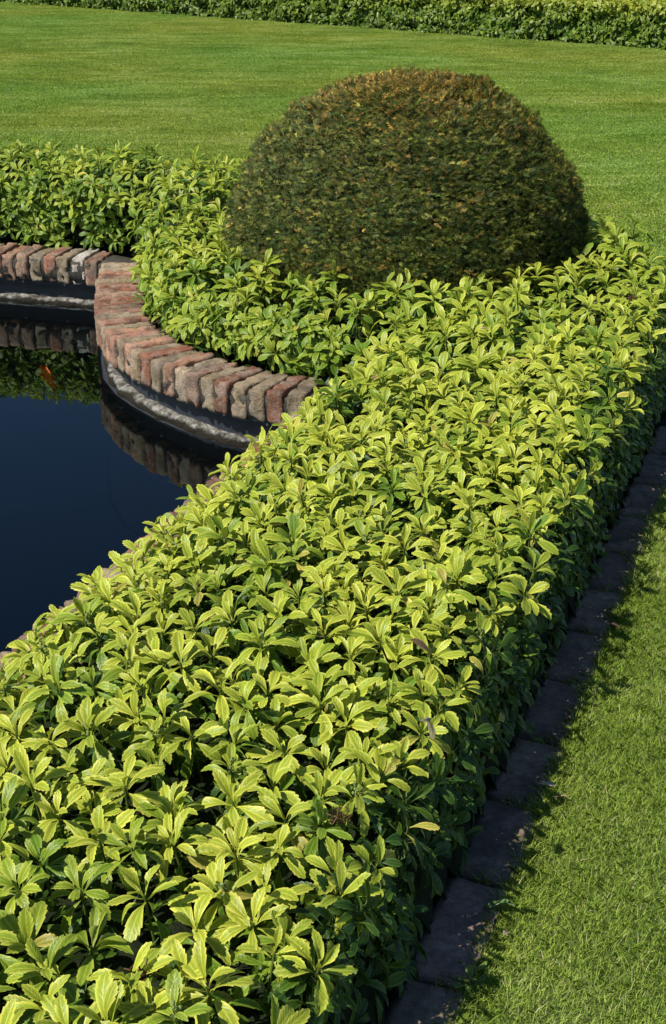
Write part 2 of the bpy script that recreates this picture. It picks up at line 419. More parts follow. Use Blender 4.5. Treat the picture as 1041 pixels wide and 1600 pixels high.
# the rest of the coping, never in the photograph's view, as one part
bm = bmesh.new()
def far_brick(p, t):
    nd = np.array((-t[1], t[0])); c = p + nd * BRL / 2
    r = bmesh.ops.create_cube(bm, size=1); a = math.atan2(nd[1], nd[0])
    for v in r['verts']:
        x, y, z = v.co.x * BRL, v.co.y * BRW, v.co.z * BRH
        v.co = Vector((c[0] + x * math.cos(a) - y * math.sin(a), c[1] + x * math.sin(a) + y * math.cos(a), 0.04 - BRH / 2 + z)) - WOFF
rest = [np.array([(-1.05, 2.0), (-2.15, -1.0)]), np.array([(-2.15, -1.0), (-5.2, 0.1)]), np.array([(-5.2, 0.1), (-5.6, 4.0)]), np.array([(-5.6, 4.0), FAR0]),
        np.array([FAR0, np.array((-1.075, 6.505)) + (np.array(FAR0) - np.array((-1.075, 6.505))) / 3.26 * (0.0715 * 17 + 0.02)])]
for a, b in rest:
    L = np.linalg.norm(b - a); t = (b - a) / L
    for i in range(int(L / 0.074)): far_brick(a + t * 0.074 * (i + 0.5), t)
bmesh.ops.bevel(bm, geom=bm.edges[:], offset=0.007, segments=2, affect='EDGES')
me = bpy.data.meshes.new('brick_run'); bm.to_mesh(me); bm.free()
o = link('brick', me, M_BRICK, wall); o['kind'] = 'stuff'; o.color = (0.32, 0.19, 0.13, 1)
# fixing studs on the liner strip
st_pts = resample(ARC, 0.19)
bm = bmesh.new()
for i, p in enumerate(list(st_pts[1:-1]) + [np.array((-1.075 - k * 0.21, 6.505 + k * 0.063)) for k in range(1, 6)]):
    if i < len(st_pts) - 2: t = st_pts[min(i + 2, len(st_pts) - 1)] - st_pts[i]
    else: t = np.array((0.96, -0.29))
    t = t / np.linalg.norm(t); nd = np.array((-t[1], t[0])); c = p + nd * 0.046
    r = bmesh.ops.create_uvsphere(bm, u_segments=8, v_segments=5, radius=0.0055)
    for v in r['verts']: v.co = v.co + Vector((c[0], c[1], -0.099)) - WOFF
me = bpy.data.meshes.new('studs'); bm.to_mesh(me); bm.free()
link('fixing_studs', me, simple('steel_stud', [(0.3, (0.3, 0.3, 0.3)), (0.7, (0.5, 0.5, 0.5))], 50, 0.4), wall)['kind'] = 'stuff'

# ------------------------------------------------------------------ edging blocks: every block a thing
def block_mesh(seed, L, W, Hh=0.09):
    bm = bmesh.new(); bmesh.ops.create_cube(bm, size=1); bmesh.ops.scale(bm, vec=(W, L, Hh), verts=bm.verts)
    bmesh.ops.bevel(bm, geom=bm.edges[:], offset=0.006, segments=2, affect='EDGES')
    bmesh.ops.subdivide_edges(bm, edges=[e for e in bm.edges if (e.verts[0].co - e.verts[1].co).length > 0.03], cuts=6, use_grid_fill=True)
    s = Vector((seed * 3.7, seed * 1.3, 0))
    for v in bm.verts:
        v.co += noise.noise_vector(v.co * 14 + s) * 0.005 + noise.noise_vector(v.co * 50 + s) * 0.0018
    for f in bm.faces: f.smooth = True
    me = bpy.data.meshes.new('edging_block'); bm.to_mesh(me); bm.free(); me.materials.append(M_EDGE); return me
# joints measured along the edging
JY = [0.95, 1.23, 1.50, 1.765, 2.02, 2.25, 2.47, 2.715, 2.935, 3.165, 3.38, 3.62, 3.86, 4.10, 4.34]
BLK = {1.50: 'dark edging block at the very foot of the photo, mostly under leaves',
       1.765: 'dark edging block level with a small weed, second from the foot of the photo',
       2.02: 'dark edging block whose near end carries a green fallen leaf beside the lawn',
       2.25: 'dark edging block just below the one with a pale fallen leaf on its corner',
       2.47: 'dark edging block with a pale fallen leaf near its lawn side corner',
       2.715: 'dark edging block directly beyond the block with the pale fallen leaf',
       2.935: 'dark edging block two beyond the block with the pale fallen leaf',
       3.165: 'dark edging block next to a brown fallen leaf on the grass edge',
       3.38: 'dark edging block fourth from the far visible end of the row',
       3.62: 'dark edging block third from the far visible end of the row',
       3.86: 'dark edging block second from the far visible end, leaves hanging over it',
       4.10: 'dark edging block at the right edge of the photo, farthest one in view'}
for i in range(len(JY) - 1):
    y0, y1 = JY[i], JY[i + 1]; a = np.array(kp(y0)); b = np.array(kp(y1)); L = np.linalg.norm(b - a) - 0.014
    key = min(BLK, key=lambda k: abs(k - y0))
    if abs(key - y0) > 0.01 and y0 < 1.4: lab = 'dark edging block just below the foot of the photo under the leaves'
    elif abs(key - y0) > 0.01: lab = 'dark edging block beyond the right edge of the photo'
    else: lab = BLK[key]
    if y0 < 1.4 or y0 > 4.11: continue
    o = bpy.data.objects.new('edging_block', block_mesh(i, L, KW)); COL.objects.link(o)
    c = (a + b) / 2 - NRM * KW / 2; rr = random.Random(i * 5)
    o.location = (c[0], c[1], -0.045 + 0.008 + rr.uniform(-0.003, 0.003))
    o.rotation_euler = (rr.uniform(-0.015, 0.015), rr.uniform(-0.02, 0.02), -math.atan2(0.344, 0.939) + rr.uniform(-0.025, 0.025))
    k = rr.uniform(0.8, 1.1); o.color = (k, k * rr.uniform(0.96, 1.02), k * rr.uniform(0.94, 1.06), 1)
    tag(o, lab, 'edging block', 'edging blocks laid in a row between the plants and the lawn')

# ------------------------------------------------------------------ leaves
def leaf_template(hi=True):
    if hi:
        s = np.array([0, .12, .26, .40, .54, .66, .68, .80, .82, .92, .93, 1.0])
        w_ = np.array([.10, .13, .34, .62, .86, 1.02, .86, .98, .76, .72, .48, .18])
        a = np.array([-1, -.5, 0, .5, 1.])
    else:
        s = np.array([0, .35, .70, 1.0]); w_ = np.array([.12, .6, 1.0, .1]); a = np.array([-1, 0, 1.])
    S, A = np.meshgrid(s, a, indexing='ij'); Wd = np.repeat(w_[:, None], len(a), 1)
    ns, na = S.shape; i = np.arange(ns - 1)[:, None]; j = np.arange(na - 1)[None]
    q = np.stack([i * na + j, i * na + j + 1, (i + 1) * na + j + 1, (i + 1) * na + j], -1).reshape(-1, 4)
    return S.ravel(), A.ravel(), Wd.ravel(), q
def build_leaves(org, ydir, ndir, L, Wd, curl, fold, tint, hi=True):
    """one leaf per row; ydir along the leaf, ndir its upper side"""
    S, A, W_, q = leaf_template(hi); n = len(org); k = len(S)
    ydir = ydir / np.linalg.norm(ydir, axis=1)[:, None]
    ndir = ndir - (ndir * ydir).sum(1)[:, None] * ydir; ndir /= np.linalg.norm(ndir, axis=1)[:, None] + 1e-9
    x = np.cross(ydir, ndir)
    th = curl[:, None] * S[None]
    c = np.where(np.abs(curl) < 1e-3, 1e-3, curl)[:, None]
    yl = L[:, None] * np.sin(c * S[None]) / c; zl = -L[:, None] * (1 - np.cos(c * S[None])) / c
    xw = A[None] * W_[None] * Wd[:, None] / 2
    wav = rng.normal(0, 0.05, (n, 1)) * Wd[:, None] * np.sin(S[None] * 9 + rng.uniform(0, 6, (n, 1)))
    zc = np.abs(xw) * np.sin(fold)[:, None] - (xw ** 2) / (Wd[:, None] + 1e-9) * 0.75 * (1 + 0.5 * rng.normal(0, 1, (n, 1))) + wav * A[None] ** 2
    xl = xw * np.cos(fold)[:, None] + rng.normal(0, 0.10, (n, 1)) * L[:, None] * S[None] ** 2
    # teeth point slightly forward
    co = org[:, None] + x[:, None] * xl[..., None] + ydir[:, None] * (yl - zc * np.sin(-th) * 0)[..., None] + ndir[:, None] * (zl + zc)[..., None]
    uv = np.stack([np.broadcast_to((A + 1) / 2, (n, k)), np.broadcast_to(S, (n, k))], -1)
    col = np.repeat(tint[:, None], k, 1)
    f = (q[None] + (np.arange(n) * k)[:, None, None]).reshape(-1, 4)
    return co.reshape(-1, 3), [f], uv.reshape(-1, 2), col.reshape(-1, 3)

C_TOP = np.array((0.540, 0.570, 0.056)); C_MID = np.array((0.185, 0.300, 0.020)); C_OLD_SHADE = np.array((0.030, 0.085, 0.010)); C_YEL = np.array((0.62, 0.55, 0.09))  # darkest green: older leaves, plus shade between rosettes put into the colour
def perp_basis(ax):
    ax = ax / np.linalg.norm(ax, axis=1)[:, None]
    ref = np.where(np.abs(ax[:, 2:3]) < 0.9, np.array([[0, 0, 1.]]), np.array([[1., 0, 0]]))
    e1 = np.cross(ref, ax); e1 /= np.linalg.norm(e1, axis=1)[:, None]; return ax, e1, np.cross(ax, e1)
def rosettes(P, AX, size, tone, layers):
    """P tips of the shoots, AX their axes. layers: (count, drop, elev0, elev1, len0, len1, tone shift)"""
    O, Y, N_, L, W_, CU, FO, T = [], [], [], [], [], [], [], []
    n = len(P); AX, E1, E2 = perp_basis(AX)
    for (cnt, drop, el0, el1, l0, l1, sh) in layers:
        ph0 = rng.uniform(0, 6.28, n)
        for j in range(cnt):
            f = j / max(cnt - 1, 1)
            keep = rng.random(n) < (0.93 if sh < 0.9 else 0.8)
            ph = ph0 + j * 2.39996 + rng.normal(0, 0.09, n); el = R(el0) + (R(el1) - R(el0)) * f + rng.normal(0, 0.11, n)
            rad = E1 * np.cos(ph)[:, None] + E2 * np.sin(ph)[:, None]
            yd = rad * np.cos(el)[:, None] + AX * np.sin(el)[:, None]
            nd = -rad * np.sin(el)[:, None] + AX * np.cos(el)[:, None]
            nd = nd + rng.normal(0, 0.10, (n, 3))
            Lf = (l0 + (l1 - l0) * f) * size * rng.uniform(0.82, 1.15, n)
            Of = P - AX * ((drop + 0.010 * f) * size)[:, None] + rad * 0.003
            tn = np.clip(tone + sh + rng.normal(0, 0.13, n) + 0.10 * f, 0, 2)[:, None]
            col = np.where(tn < 1, C_TOP * (1 - tn) + C_MID * tn, C_MID * (2 - tn) + C_OLD_SHADE * (tn - 1))
            yel = rng.random(n) < 0.012
            col = np.where(yel[:, None], C_YEL * rng.uniform(0.6, 1.0, (n, 1)), col) * rng.uniform(0.86, 1.14, (n, 1))
            brown = rng.random(n) < 0.0003
            col = np.where(brown[:, None], np.array((0.30, 0.17, 0.08)), col)
            for lst, v in ((O, Of), (Y, yd), (N_, nd), (L, Lf), (W_, Lf * rng.uniform(0.38, 0.47, n)), (CU, rng.normal(0.78, 0.22, n) + 0.60 * f), (FO, rng.normal(0.68, 0.13, n)), (T, col)):
                lst.append(v[keep])
    return [np.concatenate(v) for v in (O, Y, N_, L, W_, CU, FO, T)]

def bed_height(p):
    h = 0.300 + 0.020 * vnoise(p, 2.2, 3.1) + 0.016 * vnoise(p, 6.5, 1.0)
    left = np.clip((p[:, 1] - 5.7) / 0.8, 0, 1) * np.clip((-p[:, 0] + 0.1) / 0.6, 0, 1)
    h = h + 0.10 * left + 0.07 * np.clip((p[:, 0] - 0.85) / 0.3, 0, 1) * np.clip((p[:, 1] - 5.0) / 0.5, 0, 1)
    # the tongue round the dome stays low towards the bricks
    dp = -sdf(p, POND)
    tong = np.clip((p[:, 1] - 4.3) / 0.3, 0, 1) * (1 - left)
    h = h - 0.022 * tong * (dyew(p) > YEW_R - .1) * np.clip(1.25 - p[:, 0], 0, 1)
    h = h - 0.05 * tong * np.clip(1 - dp / 0.55, 0, 1)
    return h
def drop_edge(d, dpond, dout):
    e1 = np.clip(1 - dpond / 0.22, 0, 1); e2 = np.clip(1 - dout / 0.10, 0, 1)
    return 0.15 * e1 ** 1.6 + 0.05 * e2 ** 2
def jgrid(x0, x1, y0, y1, s, j=0.42):
    xs = np.arange(x0, x1, s); ys = np.arange(y0, y1, s * 0.866); X, Y = np.meshgrid(xs, ys)
    X = X + (np.arange(len(ys)) % 2)[:, None] * s / 2
    p = np.c_[X.ravel(), Y.ravel()]; return p + rng.uniform(-j, j, p.shape) * s
def grad(p):
    e = 0.02; g = np.c_[bed_d(p + [e, 0]) - bed_d(p - [e, 0]), bed_d(p + [0, e]) - bed_d(p - [0, e])]
    return -g / (np.linalg.norm(g, axis=1)[:, None] + 1e-9)          # outward

parts = []
SP = 0.0855
p = jgrid(-3.6, 1.8, 0.75, 9.0, SP)
d = bed_d(p); ok = (d > 0.0) & (dyew(p) > YEW_R - 0.03)
z0 = bed_height(p); ok &= in_view(np.c_[p, z0], 0.10, 0.45)
far = np.clip((p[:, 1] - 3.6) / 0.9, 0, 1); ok &= rng.random(len(p)) > 0.36 * far
p, d, z0, far = p[ok], d[ok], z0[ok], far[ok]
dpo = -sdf(p, POND) - 0.175; dou = sdf(p, OUTER) - KW
z = z0 - drop_edge(d, dpo, dou) + rng.normal(0, 1, len(p)) * (0.012 + 0.011 * far)
g = grad(p); tl = np.clip(1 - d / 0.14, 0, 1)[:, None]
ax = np.c_[np.zeros((len(p), 2)), np.ones(len(p))] + np.c_[g, np.zeros(len(p))] * tl * 0.75
ax[:, :2] += rng.normal(0, 0.17, (len(p), 2)) + np.array((-0.16, -0.24))
P3 = np.c_[p, z]; sz = rng.uniform(0.88, 1.22, len(p)) * (1 + 0.20 * far)
tone = 0.05 + 0.55 * np.clip(vnoise(p, 3.0, 9.0) + 0.1, 0, 1) + 0.22 * np.clip((p[:, 1] - 4.3) / 0.4, 0, 1) + 0.05 * (p[:, 1] > 5.9) + rng.gamma(1.0, 0.22, len(p))
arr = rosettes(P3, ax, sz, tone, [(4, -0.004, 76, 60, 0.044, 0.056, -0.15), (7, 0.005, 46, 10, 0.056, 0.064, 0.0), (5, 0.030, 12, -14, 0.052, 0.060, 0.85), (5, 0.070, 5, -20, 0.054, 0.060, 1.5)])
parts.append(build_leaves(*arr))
NROS = len(p)
# loose lower leaves filling the depth
p = jgrid(-3.6, 1.8, 0.75, 9.0, 0.04); d = bed_d(p); ok = (d > 0.0) & (dyew(p) > YEW_R - 0.03) & in_view(np.c_[p, np.full(len(p), .2)], 0.05, 0.35)
p, d = p[ok], d[ok]; n = len(p)
z = bed_height(p) - drop_edge(d, -sdf(p, POND) - 0.175, sdf(p, OUTER) - KW) - rng.uniform(0.07, 0.15, n)
ph = rng.uniform(0, 6.28, n); el = rng.normal(0.1, 0.35, n)
yd = np.c_[np.cos(ph) * np.cos(el), np.sin(ph) * np.cos(el), np.sin(el)]; nd = np.c_[rng.normal(0, .3, (n, 2)), np.ones(n)]
tn = rng.uniform(0.0, 1.0, n)[:, None]; colr = C_MID * (1 - tn) + C_OLD_SHADE * tn
parts.append(build_leaves(np.c_[p, z], yd, nd, rng.uniform(.05, .07, n), rng.uniform(.02, .028, n), rng.normal(.5, .3, n), rng.normal(.3, .15, n), colr))
# shoots on the vertical faces of the planting
def flank(line, off, zlo, zhi, per_m, tone0, size0, sgn=1, tiltz=0.35):
    path = resample(line, 0.01); t = np.gradient(path, axis=0); t /= np.linalg.norm(t, axis=1)[:, None]
    nm = np.c_[-t[:, 1], t[:, 0]] * sgn                              # into the planting
    L = len(path) * 0.01; n = int(L * per_m); i = rng.integers(0, len(path), n)
    zz = rng.uniform(0, 1, n) ** 0.8
    zv = zlo + (zhi - zlo) * zz
    pos = path[i] + nm[i] * (off + rng.uniform(-0.005, 0.045, n))[:, None] + nm[i] * (0.02 * zz)[:, None]
    a = np.c_[-nm[i], np.full(n, tiltz) + zz * 0.6] + rng.normal(0, 0.25, (n, 3))
    P = np.c_[pos, zv]; ok = in_view(P, 0.08, 0.2); P, a = P[ok], a[ok]; n = len(P)
    tn = tone0 + rng.normal(0, 0.2, n)
    return build_leaves(*rosettes(P, a, rng.uniform(.8, 1.1, n) * size0, tn, [(4, 0.0, 55, 30, 0.045, 0.058, 0.0), (5, 0.012, 20, -15, 0.056, 0.064, 0.3)]))
parts.append(flank([kp(0.6), kp(4.6), (1.40, 5.05), (1.40, 5.42), (1.28, 5.80)], KW - 0.012, 0.03, 0.265, 190, 1.8, 1.0))  # high tone paints the shade of the edging-side face into the leaves
parts.append(flank(ARC, 0.215, 0.05, 0.21, 110, 0.65, 1.15))
parts.append(flank([FAR0, ARC[0]], 0.20, 0.06, 0.36, 140, 0.85, 1.15))
parts.append(flank([ARC[-1]] + NEAR[:5], 0.19, 0.08, 0.20, 90, 0.25, 0.9))
# stems under the shoots and dead flower hearts
def tubes(A, B, r, col, k=4):
    n = len(A); ax, e1, e2 = perp_basis(B - A); ang = np.arange(k) / k * 6.2832
    ring = e1[:, None] * np.cos(ang)[None, :, None] + e2[:, None] * np.sin(ang)[None, :, None]
    co = np.concatenate([A[:, None] + ring * r[:, None, None], B[:, None] + ring * r[:, None, None] * 0.8], 1)
    j = np.arange(k); f = np.stack([j, (j + 1) % k, (j + 1) % k + k, j + k], -1)
    F = (f[None] + (np.arange(n) * 2 * k)[:, None, None]).reshape(-1, 4)
    return co.reshape(-1, 3), [F], np.full((n * 2 * k, 2), 0.62), np.repeat(col[:, None], 2 * k, 1).reshape(-1, 3)
base = P3 - np.c_[ax[:, :2] * 0.10, np.zeros(len(P3))]; base[:, 2] = np.maximum(P3[:, 2] - 0.20, 0.0)
parts.append(tubes(base, P3, np.full(len(P3), 0.0026), np.tile(np.array((0.20, 0.26, 0.06)), (len(P3), 1))))
# small budded flower spikes in some hearts
sel = rng.random(len(P3)) < 0.16; hp = P3[sel]; nh = len(hp)
bp = np.repeat(hp, 9, 0) + np.c_[rng.normal(0, .0035, (nh * 9, 2)), np.tile(np.linspace(0.0, .022, 9), nh)]
dirb = rng.normal(0, 1, (nh * 9, 3)); dirb /= np.linalg.norm(dirb, axis=1)[:, None]
parts.append(tubes(bp - dirb * .0025, bp + dirb * .0025, np.full(nh * 9, .0028), np.tile(np.array((0.36, 0.42, 0.16)), (nh * 9, 1)), 5))
# brown withered hearts seen in the photograph
bh = np.array([(0.012, 1.80, .31), (-0.25, 1.47, .30), (1.02, 4.75, .33)]); q = np.repeat(bh, 26, 0) + rng.normal(0, .008, (78, 3)) * (1, 1, .8)
dd = rng.normal(0, 1, (78, 3)) + (0, 0, .6); dd /= np.linalg.norm(dd, axis=1)[:, None]
parts.append(tubes(q - dd * .006, q + dd * .010, np.full(78, .0016), np.tile(np.array((0.20, 0.10, 0.045)), (78, 1))))
co, fs, uv, col = join_arrays(parts)
npoly_leaf = sum(len(f) for f in fs)
# dark hull added inside the bed: stands in for shade, blocks sun flecks
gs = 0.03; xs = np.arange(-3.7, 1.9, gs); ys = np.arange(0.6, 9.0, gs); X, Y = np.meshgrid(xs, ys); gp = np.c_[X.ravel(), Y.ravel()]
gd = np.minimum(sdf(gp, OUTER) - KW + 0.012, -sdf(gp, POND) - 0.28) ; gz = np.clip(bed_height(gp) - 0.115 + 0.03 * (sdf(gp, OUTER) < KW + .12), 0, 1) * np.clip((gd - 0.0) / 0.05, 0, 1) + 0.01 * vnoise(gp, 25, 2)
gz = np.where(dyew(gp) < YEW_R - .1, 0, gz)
nx = len(xs); i = np.arange(len(ys) - 1)[:, None]; j = np.arange(nx - 1)[None]
fq = np.stack([i * nx + j, i * nx + j + 1, (i + 1) * nx + j + 1, (i + 1) * nx + j], -1).reshape(-1, 4)
fq = fq[(gd[fq] > -0.02).all(1)]
co2 = np.vstack([co, np.c_[gp, gz]]); uv2 = np.vstack([uv, np.zeros((len(gp), 2))]); col2 = np.vstack([col, np.full((len(gp), 3), .02)])
fall = fs + [fq + len(co)]
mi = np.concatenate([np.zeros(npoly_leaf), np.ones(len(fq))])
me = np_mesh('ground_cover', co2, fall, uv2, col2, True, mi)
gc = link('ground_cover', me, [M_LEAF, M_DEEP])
tag(gc, 'dense knee high mass of lime green toothed leaf rosettes bordering the pond', 'ground cover', None, 'stuff')
print('rosettes', NROS, 'verts', len(co2))

# ------------------------------------------------------------------ far hedge of the same leafy plant
HA, HB = np.array((-6.6, 25.2)), np.array((6.2, 14.5)); hd = (HB - HA) / np.linalg.norm(HB - HA); hn = np.array((-hd[1], hd[0]))   # away from the camera
HL = np.linalg.norm(HB - HA); HH, HWD = 0.46, 1.25
def hedge_leaves(n, face):
    s = rng.uniform(0, HL, n)
    if face == 'front':
        v = rng.uniform(0.02, 1, n) * HH; cl = np.array([noise.noise(Vector((a_ * 5.5, b__ * 8, 0))) for a_, b__ in zip(s, v)]); w_ = rng.uniform(0, 0.05, n) - 0.16 * cl + 0.03
        nrm = np.c_[np.tile(-hn, (n, 1)), np.full(n, 0.6)]
    else:
        w_ = rng.uniform(-.02, 1, n) * HWD; v = HH + rng.normal(0.0, 0.022, n) + 0.02 * np.sin(s * 3.1 + w_ * 4)
        nrm = np.c_[np.zeros((n, 2)), np.ones(n)]
    pos = np.c_[HA + hd * s[:, None] + hn * w_[:, None], v]
    nrm = nrm + rng.normal(0, 0.45, (n, 3)); nrm /= np.linalg.norm(nrm, axis=1)[:, None]
    yd = np.cross(nrm, rng.normal(0, 1, (n, 3))); yd[:, 2] += 0.0
    hfrac = np.clip(v / HH, 0, 1); tn = np.clip(1.25 - 0.95 * hfrac ** 3 + rng.normal(0, .3, n), 0, 2)[:, None] if face == 'front' else np.clip(rng.normal(.2, .25, n), 0, 2)[:, None]  # front darkens towards its base: shade put into the leaf colour
    colr = np.where(tn < 1, C_TOP * (1 - tn) + C_MID * tn, C_MID * (2 - tn) + C_OLD_SHADE * (tn - 1)) * 0.85
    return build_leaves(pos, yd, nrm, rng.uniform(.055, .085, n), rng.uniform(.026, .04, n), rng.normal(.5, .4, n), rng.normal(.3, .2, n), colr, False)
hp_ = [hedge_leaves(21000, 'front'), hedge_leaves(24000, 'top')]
co, fs, uv, col = join_arrays(hp_); nl = sum(len(f) for f in fs)
ox, oy = HA
def hq(s, w_, v): return [ox + hd[0] * s + hn[0] * w_, oy + hd[1] * s + hn[1] * w_, v]
box = np.array([hq(s, w_, v) for s in (0, HL) for w_ in (.12, HWD) for v in (0, HH - .05)])  # dark inner box painted as the shade between hedge leaves
bf = np.array([[0, 1, 5, 4], [2, 6, 7, 3], [1, 3, 7, 5], [0, 2, 3, 1], [4, 5, 7, 6]]) + len(co)
hc = np.vstack([co, box]); org = np.array(hq(HL / 2, HWD / 2, 0)); hc = hc - org
me = np_mesh('hedge', hc, fs + [bf], np.vstack([uv, np.zeros((8, 2))]), np.vstack([col, np.full((8, 3), .02)]), True, np.r_[np.zeros(nl), np.ones(5)])
h = link('hedge', me, [M_LEAF, M_DEEP]); h.location = org
tag(h, 'long low leafy hedge with pale top along the far side of the lawn', 'hedge')

# ------------------------------------------------------------------ clipped yew dome
yew = empty('topiary_dome', (YEW_C[0], YEW_C[1], 0))
tag(yew, 'large dark green clipped yew dome with bronze tips rising behind the bricks', 'topiary')
YCZ, YRZ = 0.215, 0.750
def yew_surf(n):
    u = rng.uniform(-0.32, 1, n); ph = rng.uniform(0, 6.2832, n)
    r = np.sqrt(np.clip(1 - np.abs(u) ** 2.12, 0, 1)); u2 = u
    nrm = np.c_[r * np.cos(ph), r * np.sin(ph), u2]
    pos = nrm * (YEW_R, YEW_R, YRZ); pos[:, 2] += YCZ
    nn = nrm / (YEW_R, YEW_R, YRZ); nn /= np.linalg.norm(nn, axis=1)[:, None]
    return pos, nn
n = 95000; pos, nn = yew_surf(n)
b = np.array([noise.noise(Vector(q) * 6.0) for q in pos]); b2 = np.array([noise.noise(Vector(q) * 16.0 + Vector((5, 5, 5))) for q in pos])
dens = 0.024 * np.array([noise.noise(Vector((q[0] * 5, q[1] * 5, q[2] * 26))) for q in pos]) + 0.022 * b2 + 0.016 * b + 0.02 * np.array([noise.noise(Vector(q) * 2.6 + Vector((3, 1, 7))) for q in pos])
pos = pos + nn * (dens * 1.0 - rng.uniform(0.0, 0.065, n))[:, None]
hgt = np.clip((pos[:, 2] - 0.45) / 0.5, 0, 1)
kind = rng.random(n)
pb = 0.015 + 0.60 * hgt ** 5.0 + 0.18 * np.clip(b2, -.2, 1)           # bronzed by the shears, most on the crown
green = np.array((0.030, 0.052, 0.008)); olive = np.array((0.190, 0.200, 0.026)); bron = np.array((0.46, 0.290, 0.060)); fresh = np.array((0.050, 0.095, 0.014)); straw = np.array((0.34, 0.34, 0.060))
mixr = rng.random((n, 1)) ** 1.6; colr = green * (1 - mixr) + olive * mixr
colr = np.where((rng.random(n) < 0.20 + 0.3 * b)[:, None], fresh, colr)
colr = np.where((rng.random(n) < 0.10)[:, None], straw * rng.uniform(.5, 1., (n, 1)), colr)
colr = np.where((kind < pb)[:, None], bron * rng.uniform(.45, 1.15, (n, 1)), colr)
tang = np.cross(nn, rng.normal(0, 1, (n, 3))); tang /= np.linalg.norm(tang, axis=1)[:, None]
side = np.cross(nn, (0, 0, 1.)); side /= np.linalg.norm(side, axis=1)[:, None] + 1e-6
sd = tang * 0.45 + side * rng.choice([-1, 1], (n, 1), p=(.3, .7)) * 0.8 + nn * rng.uniform(0.05, 0.7, (n, 1)); sd /= np.linalg.norm(sd, axis=1)[:, None]
SL = rng.uniform(.016, .032, n)
# each sprig: twig with seven pairs of flat needles
BR = np.exp(rng.normal(0, .38, (n, 1)))
NP = 5; Vv, Ff, Cc = [], [], []
up = nn - (nn * sd).sum(1)[:, None] * sd; up /= np.linalg.norm(up, axis=1)[:, None]; sx_ = np.cross(sd, up)
for kx in range(NP):
    f = (kx + 0.3) / NP
    for sg in (-1, 1):
        b0 = pos + sd * (SL * f)[:, None]
        nl_ = rng.uniform(.010, .018, (n, 1)) * (1.1 - .45 * f)
        dr = sx_ * sg * 0.5 + sd * 0.85 + up * rng.normal(.15, .6, (n, 1)); dr /= np.linalg.norm(dr, axis=1)[:, None]
        wv = np.cross(dr, up); wv /= np.linalg.norm(wv, axis=1)[:, None]; wv = wv * 0.0008
        Vv.append(np.stack([b0 - wv, b0 + wv, b0 + dr * nl_ * .6 + wv * .9, b0 + dr * nl_, b0 + dr * nl_ * .6 - wv * .9], 1))
        Cc.append(np.repeat((colr * BR * rng.uniform(.8, 1.2, (n, 1)))[:, None], 5, 1))
Vv = np.concatenate(Vv); Cc = np.concatenate(Cc); nn_ = len(Vv)
F = (np.arange(5)[None] + np.arange(nn_)[:, None] * 5)
cc = Vv.reshape(-1, 3)
# near-black core inside the crown, standing in for shade behind the sprigs
us, vs_ = np.meshgrid(np.linspace(-0.3, 1, 26), np.linspace(0, 2 * np.pi, 61)[:-1], indexing='ij')
rr_ = np.sqrt(np.clip(1 - np.abs(us) ** 2.12, 0, 1)); core = np.stack([rr_ * np.cos(vs_) * (YEW_R - .055), rr_ * np.sin(vs_) * (YEW_R - .055), us * (YRZ - .055) + YCZ], -1).reshape(-1, 3)
core += np.array([noise.noise_vector(Vector(q) * 14) for q in core]) * .018
ii = np.arange(25)[:, None]; jj = np.arange(60)[None]; cf = np.stack([ii * 60 + jj, ii * 60 + (jj + 1) % 60, (ii + 1) * 60 + (jj + 1) % 60, (ii + 1) * 60 + jj], -1).reshape(-1, 4)
ccc = np.vstack([cc, core]); colc = np.vstack([Cc.reshape(-1, 3), np.full((len(core), 3), .012)])
me = np_mesh('crown', ccc, [F, cf + len(cc)], None, colc, False, np.r_[np.zeros(nn_), np.ones(len(cf))])
link('crown', me, [M_YEW, M_DEEP], yew)
bm = bmesh.new(); bmesh.ops.create_cone(bm, cap_ends=True, segments=12, radius1=.06, radius2=.04, depth=.3)
for v in bm.verts: v.co += Vector((0, 0, .13)) + noise.noise_vector(v.co * 9) * .01
me = bpy.data.meshes.new('trunk'); bm.to_mesh(me); bm.free(); link('trunk', me, M_BARK, yew)

# ------------------------------------------------------------------ grass
def blades(p, hgt, wid, lean, seg=2):
    n = len(p); ph = rng.uniform(0, 6.2832, n); ld = np.c_[np.cos(ph), np.sin(ph)] * lean[:, None]
    wd = np.c_[-np.sin(ph), np.cos(ph), np.zeros(n)] * wid[:, None] / 2
    tw = rng.uniform(-.8, .8, n); wd = np.c_[wd[:, 0] * np.cos(tw) - wd[:, 1] * np.sin(tw), wd[:, 0] * np.sin(tw) + wd[:, 1] * np.cos(tw), wd[:, 2]]
    b0 = np.c_[p, np.full(n, -.002)] if p.shape[1] == 2 else p
    m = b0 + np.c_[ld * .5, np.ones(n) * .58] * hgt[:, None]; tp = b0 + np.c_[ld * 1.15, np.full(n, 1.) - .15 * lean] * hgt[:, None]
    V = np.stack([b0 - wd, b0 + wd, m + wd * .85, tp, m - wd * .85], 1)
    g1 = np.array((0.200, 0.355, 0.030)); g2 = np.array((0.425, 0.555, 0.090)); st = np.array((0.62, 0.58, 0.30)); mx_ = rng.random((n, 1))
    c = g1 * (1 - mx_) + g2 * mx_; c = np.where(rng.random((n, 1)) < .035, st, c)
    F = np.arange(5)[None] + np.arange(n)[:, None] * 5
    return V.reshape(-1, 3), F, np.repeat(c[:, None], 5, 1).reshape(-1, 3)
